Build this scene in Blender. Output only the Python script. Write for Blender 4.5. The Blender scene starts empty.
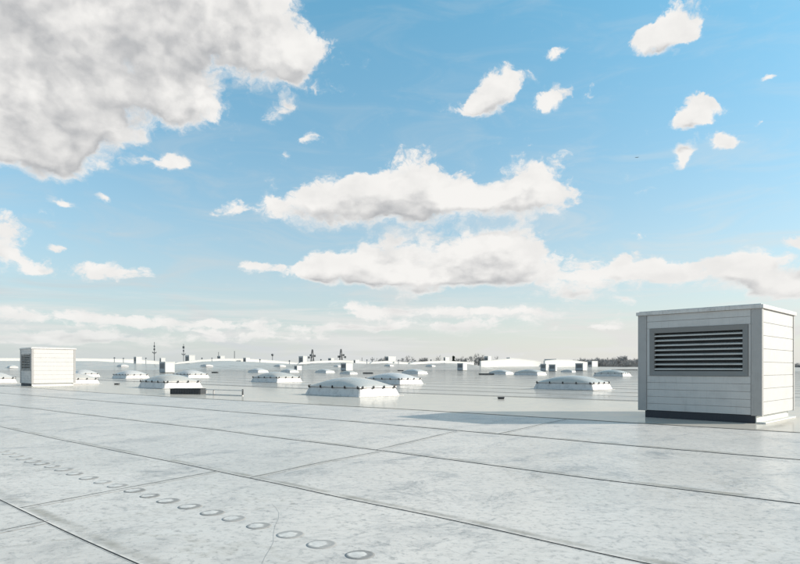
import bpy, bmesh, math, random
from mathutils import Vector, Matrix, noise as mnoise

R = math.radians
random.seed(11)
scene = bpy.context.scene
COL = scene.collection

# ------------------------------------------------------------------ camera
F, CX, HY, EYE = 600.0, 400.0, 369.0, 1.2        # metres / reference pixels of an 800 wide frame
cam_d = bpy.data.cameras.new('camera')
cam = bpy.data.objects.new('camera', cam_d)
COL.objects.link(cam)
cam.location = (0, 0, EYE)
cam.rotation_euler = (R(90), 0, 0)
cam_d.sensor_width = 36
cam_d.lens = 36 * F / 800
cam_d.shift_y = (HY - 282) / 800
cam_d.clip_start = 0.1
cam_d.clip_end = 20000
scene.camera = cam

# ------------------------------------------------------------------ roof relief (real heights of the roof, metres)
CREST = [(-400, 360.8), (0, 360.8), (95, 361.1), (115, 362.2), (140, 363.6), (160, 364.2), (175, 364.2), (190, 362.8), (205, 361.3), (225, 360.7), (250, 361.8),
         (275, 363.0), (297, 364.2), (320, 362.8), (342, 362.2), (368, 363.6), (384, 363.0), (410, 364.2), (445, 362.8),
         (468, 364.0), (482, 366.2), (560, 366.6), (640, 367.0), (800, 367.4), (1400, 367.4)]
D0, D1, DC, D2 = 30.0, 150.0, 190.0, 232.0


def lerp_list(lst, x):
    if x <= lst[0][0]:
        return lst[0][1]
    for (a, b), (c, d) in zip(lst, lst[1:]):
        if x <= c:
            t = (x - a) / (c - a)
            t = t * t * (3 - 2 * t)
            return b + (d - b) * t
    return lst[-1][1]


def crest_z(X):
    return EYE + (HY - lerp_list(CREST, CX + F * X / DC)) * DC / F


def roof_z(X, d):
    if d <= D0:
        return 0.0
    if d <= D1:
        t = (d - D0) / (D1 - D0)
        return 0.92 * t
    zc = crest_z(X)
    if d <= DC:
        t = (d - D1) / (DC - D1)
        return 0.92 + (zc - 0.92) * (t * 0.75 + 0.25 * t * t * (3 - 2 * t))
    t = min(1, (d - DC) / (D2 - DC))
    return zc + (1.0 - zc) * t * t * (3 - 2 * t)


def gp(px, py, z=0.0):
    d = (EYE - z) * F / (py - HY)
    return Vector(((px - CX) / F * d, d, z))


def hit(px, py, start=4.0):
    d = start
    while d < 235:
        X = (px - CX) / F * d
        z = EYE + (HY - py) / F * d
        if z <= roof_z(X, d):
            return Vector((X, d, roof_z(X, d)))
        d += 0.1
    return None


def at(px, d):
    X = (px - CX) / F * d
    return Vector((X, d, roof_z(X, d)))


# ------------------------------------------------------------------ object helpers
def tag(o, label=None, cat=None, group=None, kind=None):
    if label: o['label'] = label
    if cat: o['category'] = cat
    if group: o['group'] = group
    if kind: o['kind'] = kind
    return o


def empty(name, loc=(0, 0, 0), rz=0.0):
    o = bpy.data.objects.new(name, None)
    COL.objects.link(o)
    o.location = loc
    o.rotation_euler = (0, 0, rz)
    o.empty_display_size = 0.3
    return o


def build(name, bm, mat, parent=None, smooth=False):
    me = bpy.data.meshes.new(name)
    bmesh.ops.recalc_face_normals(bm, faces=bm.faces[:])
    bm.to_mesh(me)
    bm.free()
    for m in (mat if isinstance(mat, (list, tuple)) else [mat]):
        me.materials.append(m)
    if smooth:
        for p in me.polygons:
            p.use_smooth = True
    o = bpy.data.objects.new(name, me)
    COL.objects.link(o)
    if parent:
        o.parent = parent
    return o


def copy_tree(o, parent=None, skip=()):
    c = o.copy()
    COL.objects.link(c)
    if parent:
        c.parent = parent
    for ch in list(o.children):
        if ch.name.split('.')[0] in skip:
            continue
        copy_tree(ch, c, skip)
    return c


def box(bm, x0, x1, y0, y1, z0, z1, bev=0.0):
    r = bmesh.ops.create_cube(bm, size=1.0)
    vs = r['verts']
    for v in vs:
        v.co = Vector(((x0 + x1) / 2 + v.co.x * (x1 - x0), (y0 + y1) / 2 + v.co.y * (y1 - y0), (z0 + z1) / 2 + v.co.z * (z1 - z0)))
    if bev > 0:
        es = set()
        for v in vs:
            es.update(v.link_edges)
        bmesh.ops.bevel(bm, geom=list(es), offset=bev, segments=2, affect='EDGES', profile=0.6)
    return vs


def quad(bm, *pts):
    return bm.faces.new([bm.verts.new(p) for p in pts])


def tube(bm, a, b, ra, rb, n=6):
    a, b = Vector(a), Vector(b)
    ax = (b - a).normalized()
    s = ax.cross(Vector((0, 0, 1)))
    if s.length < 1e-3:
        s = Vector((1, 0, 0))
    s.normalize()
    t = ax.cross(s)
    A, B = [], []
    for i in range(n):
        an = 2 * math.pi * i / n
        v = s * math.cos(an) + t * math.sin(an)
        A.append(bm.verts.new(a + v * ra))
        B.append(bm.verts.new(b + v * rb))
    for i in range(n):
        j = (i + 1) % n
        bm.faces.new((A[i], A[j], B[j], B[i]))
    bm.faces.new(A[::-1])
    bm.faces.new(B)


# ------------------------------------------------------------------ materials
class NT:
    def __init__(self, tree):
        self.t = tree
        self.n = tree.nodes
        self.l = tree.links

    def node(self, typ, **kw):
        n = self.n.new(typ)
        for k, v in kw.items():
            setattr(n, k, v)
        return n

    def set(self, sock, v):
        if isinstance(v, bpy.types.NodeSocket):
            self.l.new(v, sock)
        elif v is not None:
            sock.default_value = v

    def math(self, op, a, b=None, c=None, clamp=False):
        n = self.node('ShaderNodeMath', operation=op)
        n.use_clamp = clamp
        self.set(n.inputs[0], a)
        self.set(n.inputs[1], b)
        self.set(n.inputs[2], c)
        return n.outputs[0]

    def vmath(self, op, a, b=None, s=None):
        n = self.node('ShaderNodeVectorMath', operation=op)
        self.set(n.inputs[0], a)
        self.set(n.inputs[1], b)
        if s is not None:
            self.set(n.inputs['Scale'], s)
        return n.outputs['Value'] if op in ('DOT_PRODUCT', 'LENGTH', 'DISTANCE') else n.outputs[0]

    def noise(self, vec, scale, detail=4, rough=0.55, dist=0.0, color=False, dim='3D', lac=2.0):
        n = self.node('ShaderNodeTexNoise', noise_dimensions=dim)
        self.set(n.inputs['Vector'], vec)
        n.inputs['Scale'].default_value = scale
        n.inputs['Detail'].default_value = detail
        n.inputs['Roughness'].default_value = rough
        n.inputs['Distortion'].default_value = dist
        n.inputs['Lacunarity'].default_value = lac
        return n.outputs['Color' if color else 'Fac']

    def ramp(self, v, a, b, lo=0.0, hi=1.0, smooth=True):
        n = self.node('ShaderNodeMapRange')
        n.interpolation_type = 'SMOOTHSTEP' if smooth else 'LINEAR'
        n.clamp = True
        self.set(n.inputs[0], v)
        for i, x in zip((1, 2, 3, 4), (a, b, lo, hi)):
            self.set(n.inputs[i], x)
        return n.outputs[0]

    def mix(self, f, a, b, mode='MIX'):
        n = self.node('ShaderNodeMix', data_type='RGBA', blend_type=mode)
        self.set(n.inputs[0], f)
        for i, v in ((6, a), (7, b)):
            if isinstance(v, (tuple, list)) and len(v) == 3:
                v = (*v, 1)
            self.set(n.inputs[i], v)
        return n.outputs[2]

    def mapping(self, vec, loc=(0, 0, 0), rot=(0, 0, 0), scale=(1, 1, 1), typ='POINT'):
        n = self.node('ShaderNodeMapping', vector_type=typ)
        self.set(n.inputs['Vector'], vec)
        n.inputs['Location'].default_value = loc
        n.inputs['Rotation'].default_value = rot
        n.inputs['Scale'].default_value = scale
        return n.outputs[0]


def new_mat(name):
    m = bpy.data.materials.new(name)
    m.use_nodes = True
    nt = NT(m.node_tree)
    return m, nt, nt.n['Principled BSDF']


def painted(name, col, rough=0.45, grime=0.12, gcol=(0.18, 0.17, 0.15), scale=3.0, spec=0.5, metallic=0.0, streak=True, bump=0.0):
    """paint or sheet metal with blotchy wear and thin rain streaks"""
    m, nt, p = new_mat(name)
    tc = nt.node('ShaderNodeTexCoord').outputs['Object']
    n1 = nt.noise(tc, scale, 6, 0.62, 0.4)
    f = nt.ramp(n1, 0.42, 0.78, 0, grime)
    if streak:
        n2 = nt.noise(nt.mapping(tc, scale=(9, 9, 0.5)), scale, 4, 0.6)
        f = nt.math('ADD', f, nt.ramp(n2, 0.52, 0.75, 0, grime * 0.9))
    c = nt.mix(f, col, gcol)
    n3 = nt.noise(tc, scale * 14, 3, 0.6)
    c = nt.mix(nt.ramp(n3, 0.3, 0.7, 0.0, 0.10), c, tuple(x * 0.82 for x in col))
    nt.set(p.inputs['Base Color'], c)
    nt.set(p.inputs['Roughness'], nt.ramp(n1, 0.3, 0.75, rough - 0.08, rough + 0.14))
    p.inputs['Specular IOR Level'].default_value = spec
    p.inputs['Metallic'].default_value = metallic
    if bump:
        b = nt.node('ShaderNodeBump')
        b.inputs['Strength'].default_value = bump
        b.inputs['Distance'].default_value = 0.02
        nt.set(b.inputs['Height'], nt.noise(tc, 1.4, 2, 0.5))
        nt.set(p.inputs['Normal'], b.outputs[0])
    return m


def line_world(p0, p1):
    """unit normal (pointing away from the camera) and offset of a ground line"""
    d = (p1 - p0).normalized()
    n = Vector((-d.y, d.x, 0))
    if n.y < 0:
        n = -n
    return n, n.dot(p0)


def membrane(name, dirt=False):
    m, nt, p = new_mat(name)
    pos = nt.node('ShaderNodeNewGeometry').outputs['Position']
    flat = nt.mapping(pos, rot=(0, 0, R(41)))
    warp = nt.noise(flat, 0.7, 3, 0.5, color=True)
    wv = nt.vmath('ADD', flat, nt.vmath('SCALE', nt.vmath('SUBTRACT', warp, (0.5, 0.5, 0.5)), s=0.6))
    big = nt.noise(wv, 0.35, 5, 0.6)
    med = nt.noise(nt.mapping(wv, scale=(1.0, 0.6, 1)), 1.6, 8, 0.68, 0.5)
    fine = nt.noise(flat, 16.0, 6, 0.72)
    grit = nt.noise(flat, 70.0, 3, 0.7)
    vein = nt.noise(wv, 1.1, 9, 0.66, 1.2)
    vein = nt.math('ABSOLUTE', nt.math('SUBTRACT', vein, 0.5))
    vein = nt.ramp(vein, 0.0, 0.035, 1, 0)
    # the strip of newer, smoother, warmer sheet past the first far seam
    n0, c0 = line_world(gp(0, 387), gp(800, 433))
    n1, c1 = line_world(gp(0, 379.4), gp(600, 400))
    s0 = nt.math('SUBTRACT', nt.vmath('DOT_PRODUCT', pos, tuple(n0)), c0)
    s1 = nt.math('SUBTRACT', nt.vmath('DOT_PRODUCT', pos, tuple(n1)), c1)
    past0 = nt.ramp(s0, -0.05, 0.12)
    past1 = nt.ramp(s1, -0.2, 0.3)
    base = nt.mix(nt.ramp(big, 0.3, 0.72), (0.65, 0.600, 0.552), (0.56, 0.524, 0.485))
    base = nt.mix(nt.ramp(med, 0.50, 0.74, 0, 0.54), base, (0.29, 0.288, 0.282))
    base = nt.mix(nt.ramp(med, 0.44, 0.26, 0, 0.5), base, (0.66, 0.63, 0.59))
    mid = nt.noise(nt.mapping(pos, rot=(0, 0, R(12)), scale=(0.6, 1.25, 1)), 8.5, 8, 0.74, 0.6)
    base = nt.mix(nt.ramp(mid, 0.50, 0.70, 0, 0.44), base, (0.27, 0.265, 0.258))
    base = nt.mix(nt.ramp(mid, 0.46, 0.28, 0, 0.5), base, (0.68, 0.65, 0.61))
    base = nt.mix(nt.math('MULTIPLY', vein, nt.ramp(med, 0.42, 0.66, 0, 0.5)), base, (0.20, 0.21, 0.215))
    base = nt.mix(nt.ramp(fine, 0.50, 0.68, 0, 0.70), base, (0.25, 0.245, 0.235))
    base = nt.mix(nt.ramp(grit, 0.62, 0.76, 0, 0.55), base, (0.16, 0.165, 0.17))
    # scuffs: short dark scrapes, here and there
    sc = nt.noise(nt.mapping(wv, rot=(0, 0, R(35)), scale=(1.0, 9.0, 1)), 3.2, 3, 0.6, 0.8)
    sc = nt.math('MULTIPLY', nt.ramp(sc, 0.665, 0.72), nt.ramp(med, 0.48, 0.60))
    base = nt.mix(nt.math('MULTIPLY', sc, 0.55), base, (0.20, 0.195, 0.19))
    sc2 = nt.noise(nt.mapping(wv, rot=(0, 0, R(-48)), scale=(0.8, 14.0, 1)), 5.0, 2, 0.5, 0.4)
    base = nt.mix(nt.math('MULTIPLY', nt.ramp(sc2, 0.70, 0.75), 0.45), base, (0.19, 0.185, 0.18))
    # sheets of different age, and the tide marks of dried puddles
    tone = None
    for (a, bq, amt) in (((0, 393), (800, 460), 0.05), ((0, 405), (800, 504), -0.06), ((0, 427), (600, 552.7), 0.07), ((0, 499.7), (137, 564), -0.07)):
        n_, c_ = line_world(gp(*a), gp(*bq))
        st = nt.math('MULTIPLY', nt.ramp(nt.math('SUBTRACT', nt.vmath('DOT_PRODUCT', pos, tuple(n_)), c_), -0.01, 0.01), amt)
        tone = st if tone is None else nt.math('ADD', tone, st)
    base = nt.mix(nt.math('ADD', 0.05, tone, clamp=True), base, (0.36, 0.35, 0.34))
    pud = nt.noise(wv, 0.42, 4, 0.5, 0.3)
    rim = nt.ramp(nt.math('ABSOLUTE', nt.math('SUBTRACT', pud, 0.56)), 0.0, 0.010, 1, 0)
    base = nt.mix(nt.math('MULTIPLY', rim, nt.ramp(fine, 0.35, 0.6, 0.05, 0.34)), base, (0.34, 0.31, 0.26))
    base = nt.mix(nt.ramp(pud, 0.56, 0.60, 0, 0.14), base, (0.34, 0.33, 0.31))
    warm = nt.mix(nt.ramp(med, 0.40, 0.75, 0, 0.5), (0.58, 0.532, 0.468), (0.51, 0.472, 0.42))
    farc = nt.mix(nt.ramp(big, 0.36, 0.66), (0.51, 0.478, 0.435), (0.44, 0.415, 0.383))
    lanes = nt.noise(nt.mapping(pos, rot=(0, 0, R(-138)), scale=(0.03, 0.55, 1)), 1.0, 5, 0.6)
    farc = nt.mix(nt.ramp(lanes, 0.45, 0.62, 0, 0.42), farc, (0.33, 0.32, 0.30))
    farc = nt.mix(nt.ramp(med, 0.5, 0.75, 0, 0.35), farc, (0.34, 0.33, 0.31))
    col = nt.mix(past0, base, warm)
    col = nt.mix(past1, col, farc)
    rough = nt.math('ADD', nt.ramp(med, 0.3, 0.75, 0.15, 0.32), nt.ramp(fine, 0.3, 0.7, -0.04, 0.08))
    rough = nt.math('SUBTRACT', rough, nt.math('MULTIPLY', past0, 0.12))
    if dirt:
        uv = nt.node('ShaderNodeUVMap').outputs[0]
        sep = nt.node('ShaderNodeSeparateXYZ')
        nt.l.new(uv, sep.inputs[0])
        v = sep.outputs[1]                      # 0..1 across, dirt gathers along 0.5
        edge = nt.math('ABSOLUTE', nt.math('SUBTRACT', v, 0.5))
        nz = nt.noise(nt.mapping(pos, scale=(1, 1, 1)), 2.2, 6, 0.7)
        wob = nt.math('ADD', edge, nt.math('MULTIPLY', nt.math('SUBTRACT', nz, 0.5), -0.55))
        f = nt.ramp(wob, 0.0, 0.40, 0.72, 0.0)
        f = nt.math('MULTIPLY', f, nt.ramp(edge, 0.34, 0.5, 1, 0))
        f = nt.math('MULTIPLY', f, nt.ramp(nt.noise(pos, 1.3, 5, 0.65), 0.38, 0.62, 0.12, 1))
        col = nt.mix(f, col, nt.mix(nz, (0.12, 0.118, 0.112), (0.36, 0.32, 0.25)))
    nt.set(p.inputs['Base Color'], col)
    p.inputs['Roughness'].default_value = 0.9
    p.inputs['Specular IOR Level'].default_value = 0.0
    gl = nt.node('ShaderNodeBsdfGlossy')
    nt.set(gl.inputs['Roughness'], rough)
    fr = nt.node('ShaderNodeFresnel')
    fr.inputs['IOR'].default_value = 1.42
    mx = nt.node('ShaderNodeMixShader')
    nt.set(mx.inputs[0], nt.math('MULTIPLY', fr.outputs[0], nt.math('ADD', 0.41, nt.math('MULTIPLY', past0, 0.22))))
    nt.l.new(p.outputs[0], mx.inputs[1])
    nt.l.new(gl.outputs[0], mx.inputs[2])
    nt.l.new(mx.outputs[0], nt.n['Material Output'].inputs['Surface'])
    b = nt.node('ShaderNodeBump')
    nt.set(b.inputs['Strength'], nt.math('SUBTRACT', 0.08, nt.math('MULTIPLY', past0, 0.06)))
    b.inputs['Distance'].default_value = 0.02
    nt.set(b.inputs['Height'], nt.math('ADD', nt.noise(flat, 1.1, 3, 0.5), nt.math('MULTIPLY', fine, 0.12)))
    for sh in (p, gl, fr):
        nt.set(sh.inputs['Normal'], b.outputs[0])
    return m


M_ROOF = membrane('roof_membrane')
M_SEAMDIRT = membrane('roof_membrane_dirty_lap', dirt=True)
M_LAPEDGE = painted('lap_edge_grime', (0.045, 0.045, 0.045), 0.7, 0.7, (0.22, 0.20, 0.17), 1.2, 0.2, streak=False)
M_PANEL = painted('white_grey_panel_paint', (0.52, 0.497, 0.478), 0.42, 0.18, bump=0.03)
M_POST = painted('pale_grey_post_metal', (0.36, 0.342, 0.33), 0.4, 0.2, bump=0.02)
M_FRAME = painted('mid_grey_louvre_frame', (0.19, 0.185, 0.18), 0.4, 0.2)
M_BLADE = painted('aluminium_louvre_blade', (0.52, 0.50, 0.47), 0.38, 0.25)
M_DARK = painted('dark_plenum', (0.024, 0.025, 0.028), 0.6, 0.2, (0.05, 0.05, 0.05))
M_PLINTH = painted('dark_bitumen_plinth', (0.022, 0.024, 0.032), 0.62, 0.3, (0.07, 0.07, 0.07), 6)
M_PLINTH_LIT = painted('sunlit_plinth_side', (0.66, 0.65, 0.61), 0.42, 0.2)
M_CURB = painted('white_upstand_kerb', (0.60, 0.565, 0.535), 0.42, 0.38, (0.13, 0.13, 0.13), 5)
M_CLIP = painted('black_clamp', (0.018, 0.018, 0.02), 0.5, 0.2, (0.06, 0.06, 0.06), 20)
M_RUBBER = painted('charcoal_rubber', (0.035, 0.037, 0.04), 0.62, 0.4, (0.10, 0.10, 0.10), 7)
M_MAST = painted('dark_steel_mast', (0.10, 0.105, 0.115), 0.5, 0.2, (0.12, 0.12, 0.12), 0.6)
M_WHITE = painted('white_cladding', (0.54, 0.53, 0.51), 0.4, 0.2, (0.4, 0.4, 0.38), 0.25)
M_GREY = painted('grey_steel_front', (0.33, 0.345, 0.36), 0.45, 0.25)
M_BARK = painted('grey_brown_bark', (0.085, 0.078, 0.072), 0.9, 0.4, (0.05, 0.045, 0.04), 0.8, 0.1)
M_TWIG = painted('bare_twigs', (0.34, 0.325, 0.32), 0.9, 0.4, (0.22, 0.21, 0.20), 0.5, 0.1, streak=False)
M_NEEDLE = painted('dark_needles', (0.035, 0.048, 0.035), 0.8, 0.4, (0.02, 0.03, 0.02), 0.6, 0.1, streak=False)
M_BIRD = painted('dark_feathers', (0.03, 0.03, 0.035), 0.7, 0.2, (0.06, 0.06, 0.06), 9)
M_WIRE = painted('thin_dark_thread', (0.30, 0.29, 0.28), 0.6, 0.5, (0.4, 0.4, 0.38), 9)


def dome_mat():
    m, nt, p = new_mat('milky_acrylic')
    tc = nt.node('ShaderNodeTexCoord').outputs['Object']
    n1 = nt.noise(tc, 1.6, 6, 0.65, 0.5)
    c = nt.mix(nt.ramp(n1, 0.45, 0.8, 0, 0.35), nt.mix(nt.node('ShaderNodeObjectInfo').outputs['Random'], (0.60, 0.57, 0.54), (0.47, 0.44, 0.39)), (0.33, 0.315, 0.29))
    nt.set(p.inputs['Base Color'], c)
    nt.set(p.inputs['Roughness'], nt.ramp(n1, 0.3, 0.8, 0.22, 0.42))
    p.inputs['Coat Weight'].default_value = 0.15
    p.inputs['Coat Roughness'].default_value = 0.12
    return m


M_DOME = dome_mat()


def disc_mat():
    """membrane pad: dust ring collected in the dip round the raised centre"""
    m, nt, p = new_mat('membrane_fixing_disc')
    tc = nt.node('ShaderNodeTexCoord').outputs['Object']
    pos = nt.node('ShaderNodeNewGeometry').outputs['Position']
    rnd = nt.node('ShaderNodeObjectInfo').outputs['Random']
    r = nt.vmath('LENGTH', nt.vmath('MULTIPLY', tc, (1, 1, 0)))
    nz = nt.noise(pos, 15, 6, 0.72)
    r2 = nt.math('ADD', r, nt.math('MULTIPLY', nt.math('SUBTRACT', nz, 0.5), 0.035))
    # dust lies in the dip and, as the wind left it, mostly at one side
    rs = nt.vmath('LENGTH', nt.vmath('MULTIPLY', nt.vmath('ADD', tc, (0.022, 0.006, 0)), (1, 1, 0)))
    rs = nt.math('ADD', rs, nt.math('MULTIPLY', nt.math('SUBTRACT', nz, 0.5), 0.10))
    ring = nt.math('MAXIMUM', nt.ramp(rs, 0.055, 0.080), nt.ramp(r2, 0.096, 0.108, 0, 0.8))
    base = nt.mix(nt.ramp(nz, 0.35, 0.7), (0.66, 0.62, 0.575), (0.50, 0.475, 0.445))
    c = nt.mix(nt.math('MULTIPLY', ring, nt.math('MULTIPLY', nt.ramp(nz, 0.30, 0.70, 1.0, 0.72), nt.ramp(rnd, 0, 1, 0.72, 1.05))), base, (0.19, 0.178, 0.165))
    nt.set(p.inputs['Base Color'], c)
    p.inputs['Roughness'].default_value = 0.5
    return m


M_DISC = disc_mat()


def ground_mat():
    m, nt, p = new_mat('winter_fields')
    pos = nt.node('ShaderNodeNewGeometry').outputs['Position']
    n1 = nt.noise(pos, 0.004, 6, 0.6)
    n2 = nt.noise(pos, 0.15, 5, 0.6)
    c = nt.mix(nt.ramp(n1, 0.4, 0.6), (0.17, 0.15, 0.10), (0.09, 0.11, 0.05))
    c = nt.mix(nt.ramp(n2, 0.4, 0.7, 0, 0.5), c, (0.22, 0.20, 0.16))
    nt.set(p.inputs['Base Color'], c)
    p.inputs['Roughness'].default_value = 0.95
    return m


# ------------------------------------------------------------------ ground and roof
bm = bmesh.new()
quad(bm, (-9000, -9000, 0), (9000, -9000, 0), (9000, 9000, 0), (-9000, 9000, 0))
g = build('ground', bm, ground_mat())
g.location.z = -9.0
tag(g, kind='structure')

xs = [-420, -380, -330, -280, -240, -200, -170] + [-150 + 2 * i for i in range(151)] + [170, 200, 240, 280, 330, 380, 420]
ds = [-45, -20, 0, 10, 20, 30] + [40 + 10 * i for i in range(11)] + [150 + 2.5 * i for i in range(36)]
bm = bmesh.new()
grid = [[bm.verts.new((x, d, roof_z(x, d))) for x in xs] for d in ds]
for i in range(len(ds) - 1):
    for j in range(len(xs) - 1):
        bm.faces.new((grid[i][j], grid[i][j + 1], grid[i + 1][j + 1], grid[i + 1][j]))
# the hall under the roof: a skirt of outer wall down to the ground
rim = [grid[0][j] for j in range(len(xs))] + [grid[i][-1] for i in range(1, len(ds))] \
    + [grid[-1][j] for j in range(len(xs) - 2, -1, -1)] + [grid[i][0] for i in range(len(ds) - 2, 0, -1)]
low = [bm.verts.new((v.co.x, v.co.y, -9.0)) for v in rim]
for i in range(len(rim)):
    j = (i + 1) % len(rim)
    bm.faces.new((rim[i], low[i], low[j], rim[j]))
roof = build('roof', bm, M_ROOF, smooth=True)
tag(roof, kind='structure')
roof.data.set_sharp_from_angle(angle=R(40))


# ------------------------------------------------------------------ welded laps of the membrane
def ribbon(name, pts, width, z, mat, parent=roof, shift=0.0):
    """a strip along a polyline that lies on the roof; uv.y runs across it"""
    bm = bmesh.new()
    uvl = bm.loops.layers.uv.new('UVMap')
    P = [Vector((p[0], p[1], 0)) for p in pts]
    prof = [(-0.5, z, 0.0), (-0.2, z, 0.30), (0.2, z, 0.70), (0.5, z, 1.0)]
    rows = []
    s = 0
    for i, p in enumerate(P):
        t = (P[min(i + 1, len(P) - 1)] - P[max(i - 1, 0)]).normalized()
        n = Vector((-t.y, t.x, 0))
        if n.y < 0:
            n = -n
        q = p + n * shift * width
        if i:
            s += (P[i] - P[i - 1]).length
        rows.append([(bm.verts.new((q.x + n.x * o * width, q.y + n.y * o * width, roof_z(q.x, q.y) + zz)), (s, v)) for o, zz, v in prof])
    for a, b in zip(rows, rows[1:]):
        for k in range(3):
            cs = (a[k], b[k], b[k + 1], a[k + 1])
            f = bm.faces.new([c[0] for c in cs])
            for lo, c in zip(f.loops, cs):
                lo[uvl].uv = c[1]
    bmesh.ops.recalc_face_normals(bm, faces=bm.faces[:])
    for f in bm.faces:
        if f.normal.z < 0:
            f.normal_flip()
    me = bpy.data.meshes.new(name)
    bm.to_mesh(me)
    bm.free()
    me.materials.append(mat)
    o = bpy.data.objects.new(name, me)
    COL.objects.link(o)
    o.parent = parent
    return o


def lap(name, pts, w_lip, h_lip, w_edge, parent=roof):
    """raised edge of an overlapping sheet: flat lip whose near edge is dark with grime; first material lip, second edge"""
    bm = bmesh.new()
    P = [Vector((p[0], p[1], 0)) for p in pts]
    prof = [(-w_edge - 0.004, 0.0005), (-w_edge * 0.5, h_lip * 0.9), (0.0, h_lip), (w_lip, 0.0020)]
    rows = []
    for i, p in enumerate(P):
        t = (P[min(i + 1, len(P) - 1)] - P[max(i - 1, 0)]).normalized()
        n = Vector((-t.y, t.x, 0))
        if n.y < 0:
            n = -n
        rows.append([bm.verts.new((p.x + n.x * o, p.y + n.y * o, z + roof_z(p.x, p.y))) for o, z in prof])
    for a, b in zip(rows, rows[1:]):
        for k in range(3):
            f = bm.faces.new((a[k], b[k], b[k + 1], a[k + 1]))
            f.material_index = 1 if k < 2 else 0
    o = build(name, bm, [M_ROOF, M_LAPEDGE], parent)
    return o


def fine_line(px_pts, ext0=0.0, ext1=0.0, step=0.35, wob=0.03, seed=0):
    P = [gp(*q) for q in px_pts]
    if ext0:
        P.insert(0, P[0] + (P[0] - P[1]).normalized() * ext0)
    if ext1:
        P.append(P[-1] + (P[-1] - P[-2]).normalized() * ext1)
    out = []
    for a, b in zip(P, P[1:]):
        n = max(1, int((b - a).length / step))
        for i in range(n):
            out.append(a.lerp(b, i / n))
    out.append(P[-1])
    for p in out:
        v = mnoise.noise(Vector((p.x * 0.6, p.y * 0.6, seed * 7.3)))
        p.x += wob * v
        p.y += wob * v
    return out


LINES_A = [
    ([(0, 387), (200, 398.7), (400, 409.0), (600, 421), (800, 433)], 40, 14, 0.06, 0.008, 0.028, 0.34),
    ([(0, 393), (200, 409.2), (400, 425.5), (600, 443), (800, 460)], 30, 10, 0.05, 0.007, 0.022, 0.28),
    ([(0, 405), (200, 428), (400, 453), (600, 480), (800, 504)], 20, 8, 0.05, 0.006, 0.012, 0.22),
    ([(0, 427), (200, 468), (400, 509.5), (600, 552.7)], 16, 6, 0.05, 0.005, 0.007, 0.19),
    ([(0, 499.7), (137, 564)], 10, 5, 0.06, 0.005, 0.006, 0.20),
]
for i, (pts, e0, e1, wl, hl, we, wd) in enumerate(LINES_A):
    fl = fine_line(pts, e0, e1, seed=i)
    ribbon('dirty_lap', fl, wd, 0.0012, M_SEAMDIRT, shift=0.42)
    lap('sheet_edge', fl, 0.02, hl, we)
LINES_B = [
    ([(-30, 536.5), (4, 530), (48, 521)], 1.5, 0, 0.012, 0.16),
    ([(20, 508), (110, 491.2), (217, 471.3)], 0, 0, 0.016, 0.15),
    ([(250, 477.8), (320, 462.7), (385, 450.5)], 0, 0, 0.022, 0.14),
    ([(376, 450), (418, 440), (458, 430.5)], 0, 0, 0.026, 0.16),
    ([(497, 434.3), (530, 426.8), (566, 419.2)], 0, 0, 0.036, 0.18),
]
for i, (pts, e0, e1, we, wd) in enumerate(LINES_B):
    fl = fine_line(pts, e0, e1, step=0.25, seed=20 + i)
    ribbon('dirty_lap', fl, wd, 0.0024, M_SEAMDIRT)
    lap('sheet_edge', fl, 0.02, 0.0045, we * 0.45)
# farther laps, parallel to the near ones, one after another out to the foot of the far slopes
dirA = Vector((-0.745, 0.667, 0))
nA = Vector((0.667, 0.745, 0))
base_c = nA.dot(gp(400, 392.6))
bm_list = []
k = 0
c = base_c
while c < 150:
    fl = []
    s = -130
    while s < 150:
        p = nA * c + dirA * s
        if 22 < p.y < 186 and abs(p.x) < 160:
            fl.append(p)
        s += 2.0
    if len(fl) > 3:
        ribbon('dirty_lap', fl, 0.40 + 0.0025 * c + (0.25 if k == 0 else 0), 0.006, M_SEAMDIRT)
        if k == 0:
            lap('sheet_edge', fl, 0.08, 0.012, 0.05)
    k += 1
    c += 3.2 + 1.4 * random.random()

# a thin scratch-like thread lying on the near sheet
th = [gp(x, y) for x, y in ((272, 504), (276, 508), (279, 513), (278.5, 519), (275, 526), (273.5, 534), (273.5, 542), (270, 549), (265, 557), (262, 564))]
o = ribbon('thread', th, 0.0019, 0.0012, M_WIRE, None)
o['category'] = 'thread'
tag(o, 'thin dark thread lying in a wavy curve across the row of discs', 'thread')

# ------------------------------------------------------------------ fixing discs in the near sheet
bm = bmesh.new()
prof = [(0.0, 0.0072), (0.030, 0.0071), (0.052, 0.0062), (0.066, 0.0052), (0.080, 0.0050), (0.092, 0.0054), (0.102, 0.0050), (0.111, 0.0008)]
rings = []
NS = 28
for r, z in prof[1:]:
    rings.append([bm.verts.new((r * math.cos(2 * math.pi * i / NS), r * math.sin(2 * math.pi * i / NS), z)) for i in range(NS)])
cv = bm.verts.new((0, 0, prof[0][1]))
for i in range(NS):
    bm.faces.new((cv, rings[0][i], rings[0][(i + 1) % NS]))
for a, b in zip(rings, rings[1:]):
    for i in range(NS):
        j = (i + 1) % NS
        bm.faces.new((a[i], b[i], b[j], a[j]))
disc0 = build('fixing_disc', bm, M_DISC, smooth=True)
DISCS = [(360, 555), (321.5, 544.5), (290.5, 534.7), (259, 526), (234, 518.7), (212.5, 513), (190, 506.7), (168.5, 501), (150, 496), (135, 490.7),
         (118, 486), (103, 482.3), (89, 478.2), (75, 474), (64, 469.8), (52.5, 466.6), (42, 464), (33, 461.6), (24.5, 459), (17, 456.3), (9.5, 453.8), (2.5, 451.5)]
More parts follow.
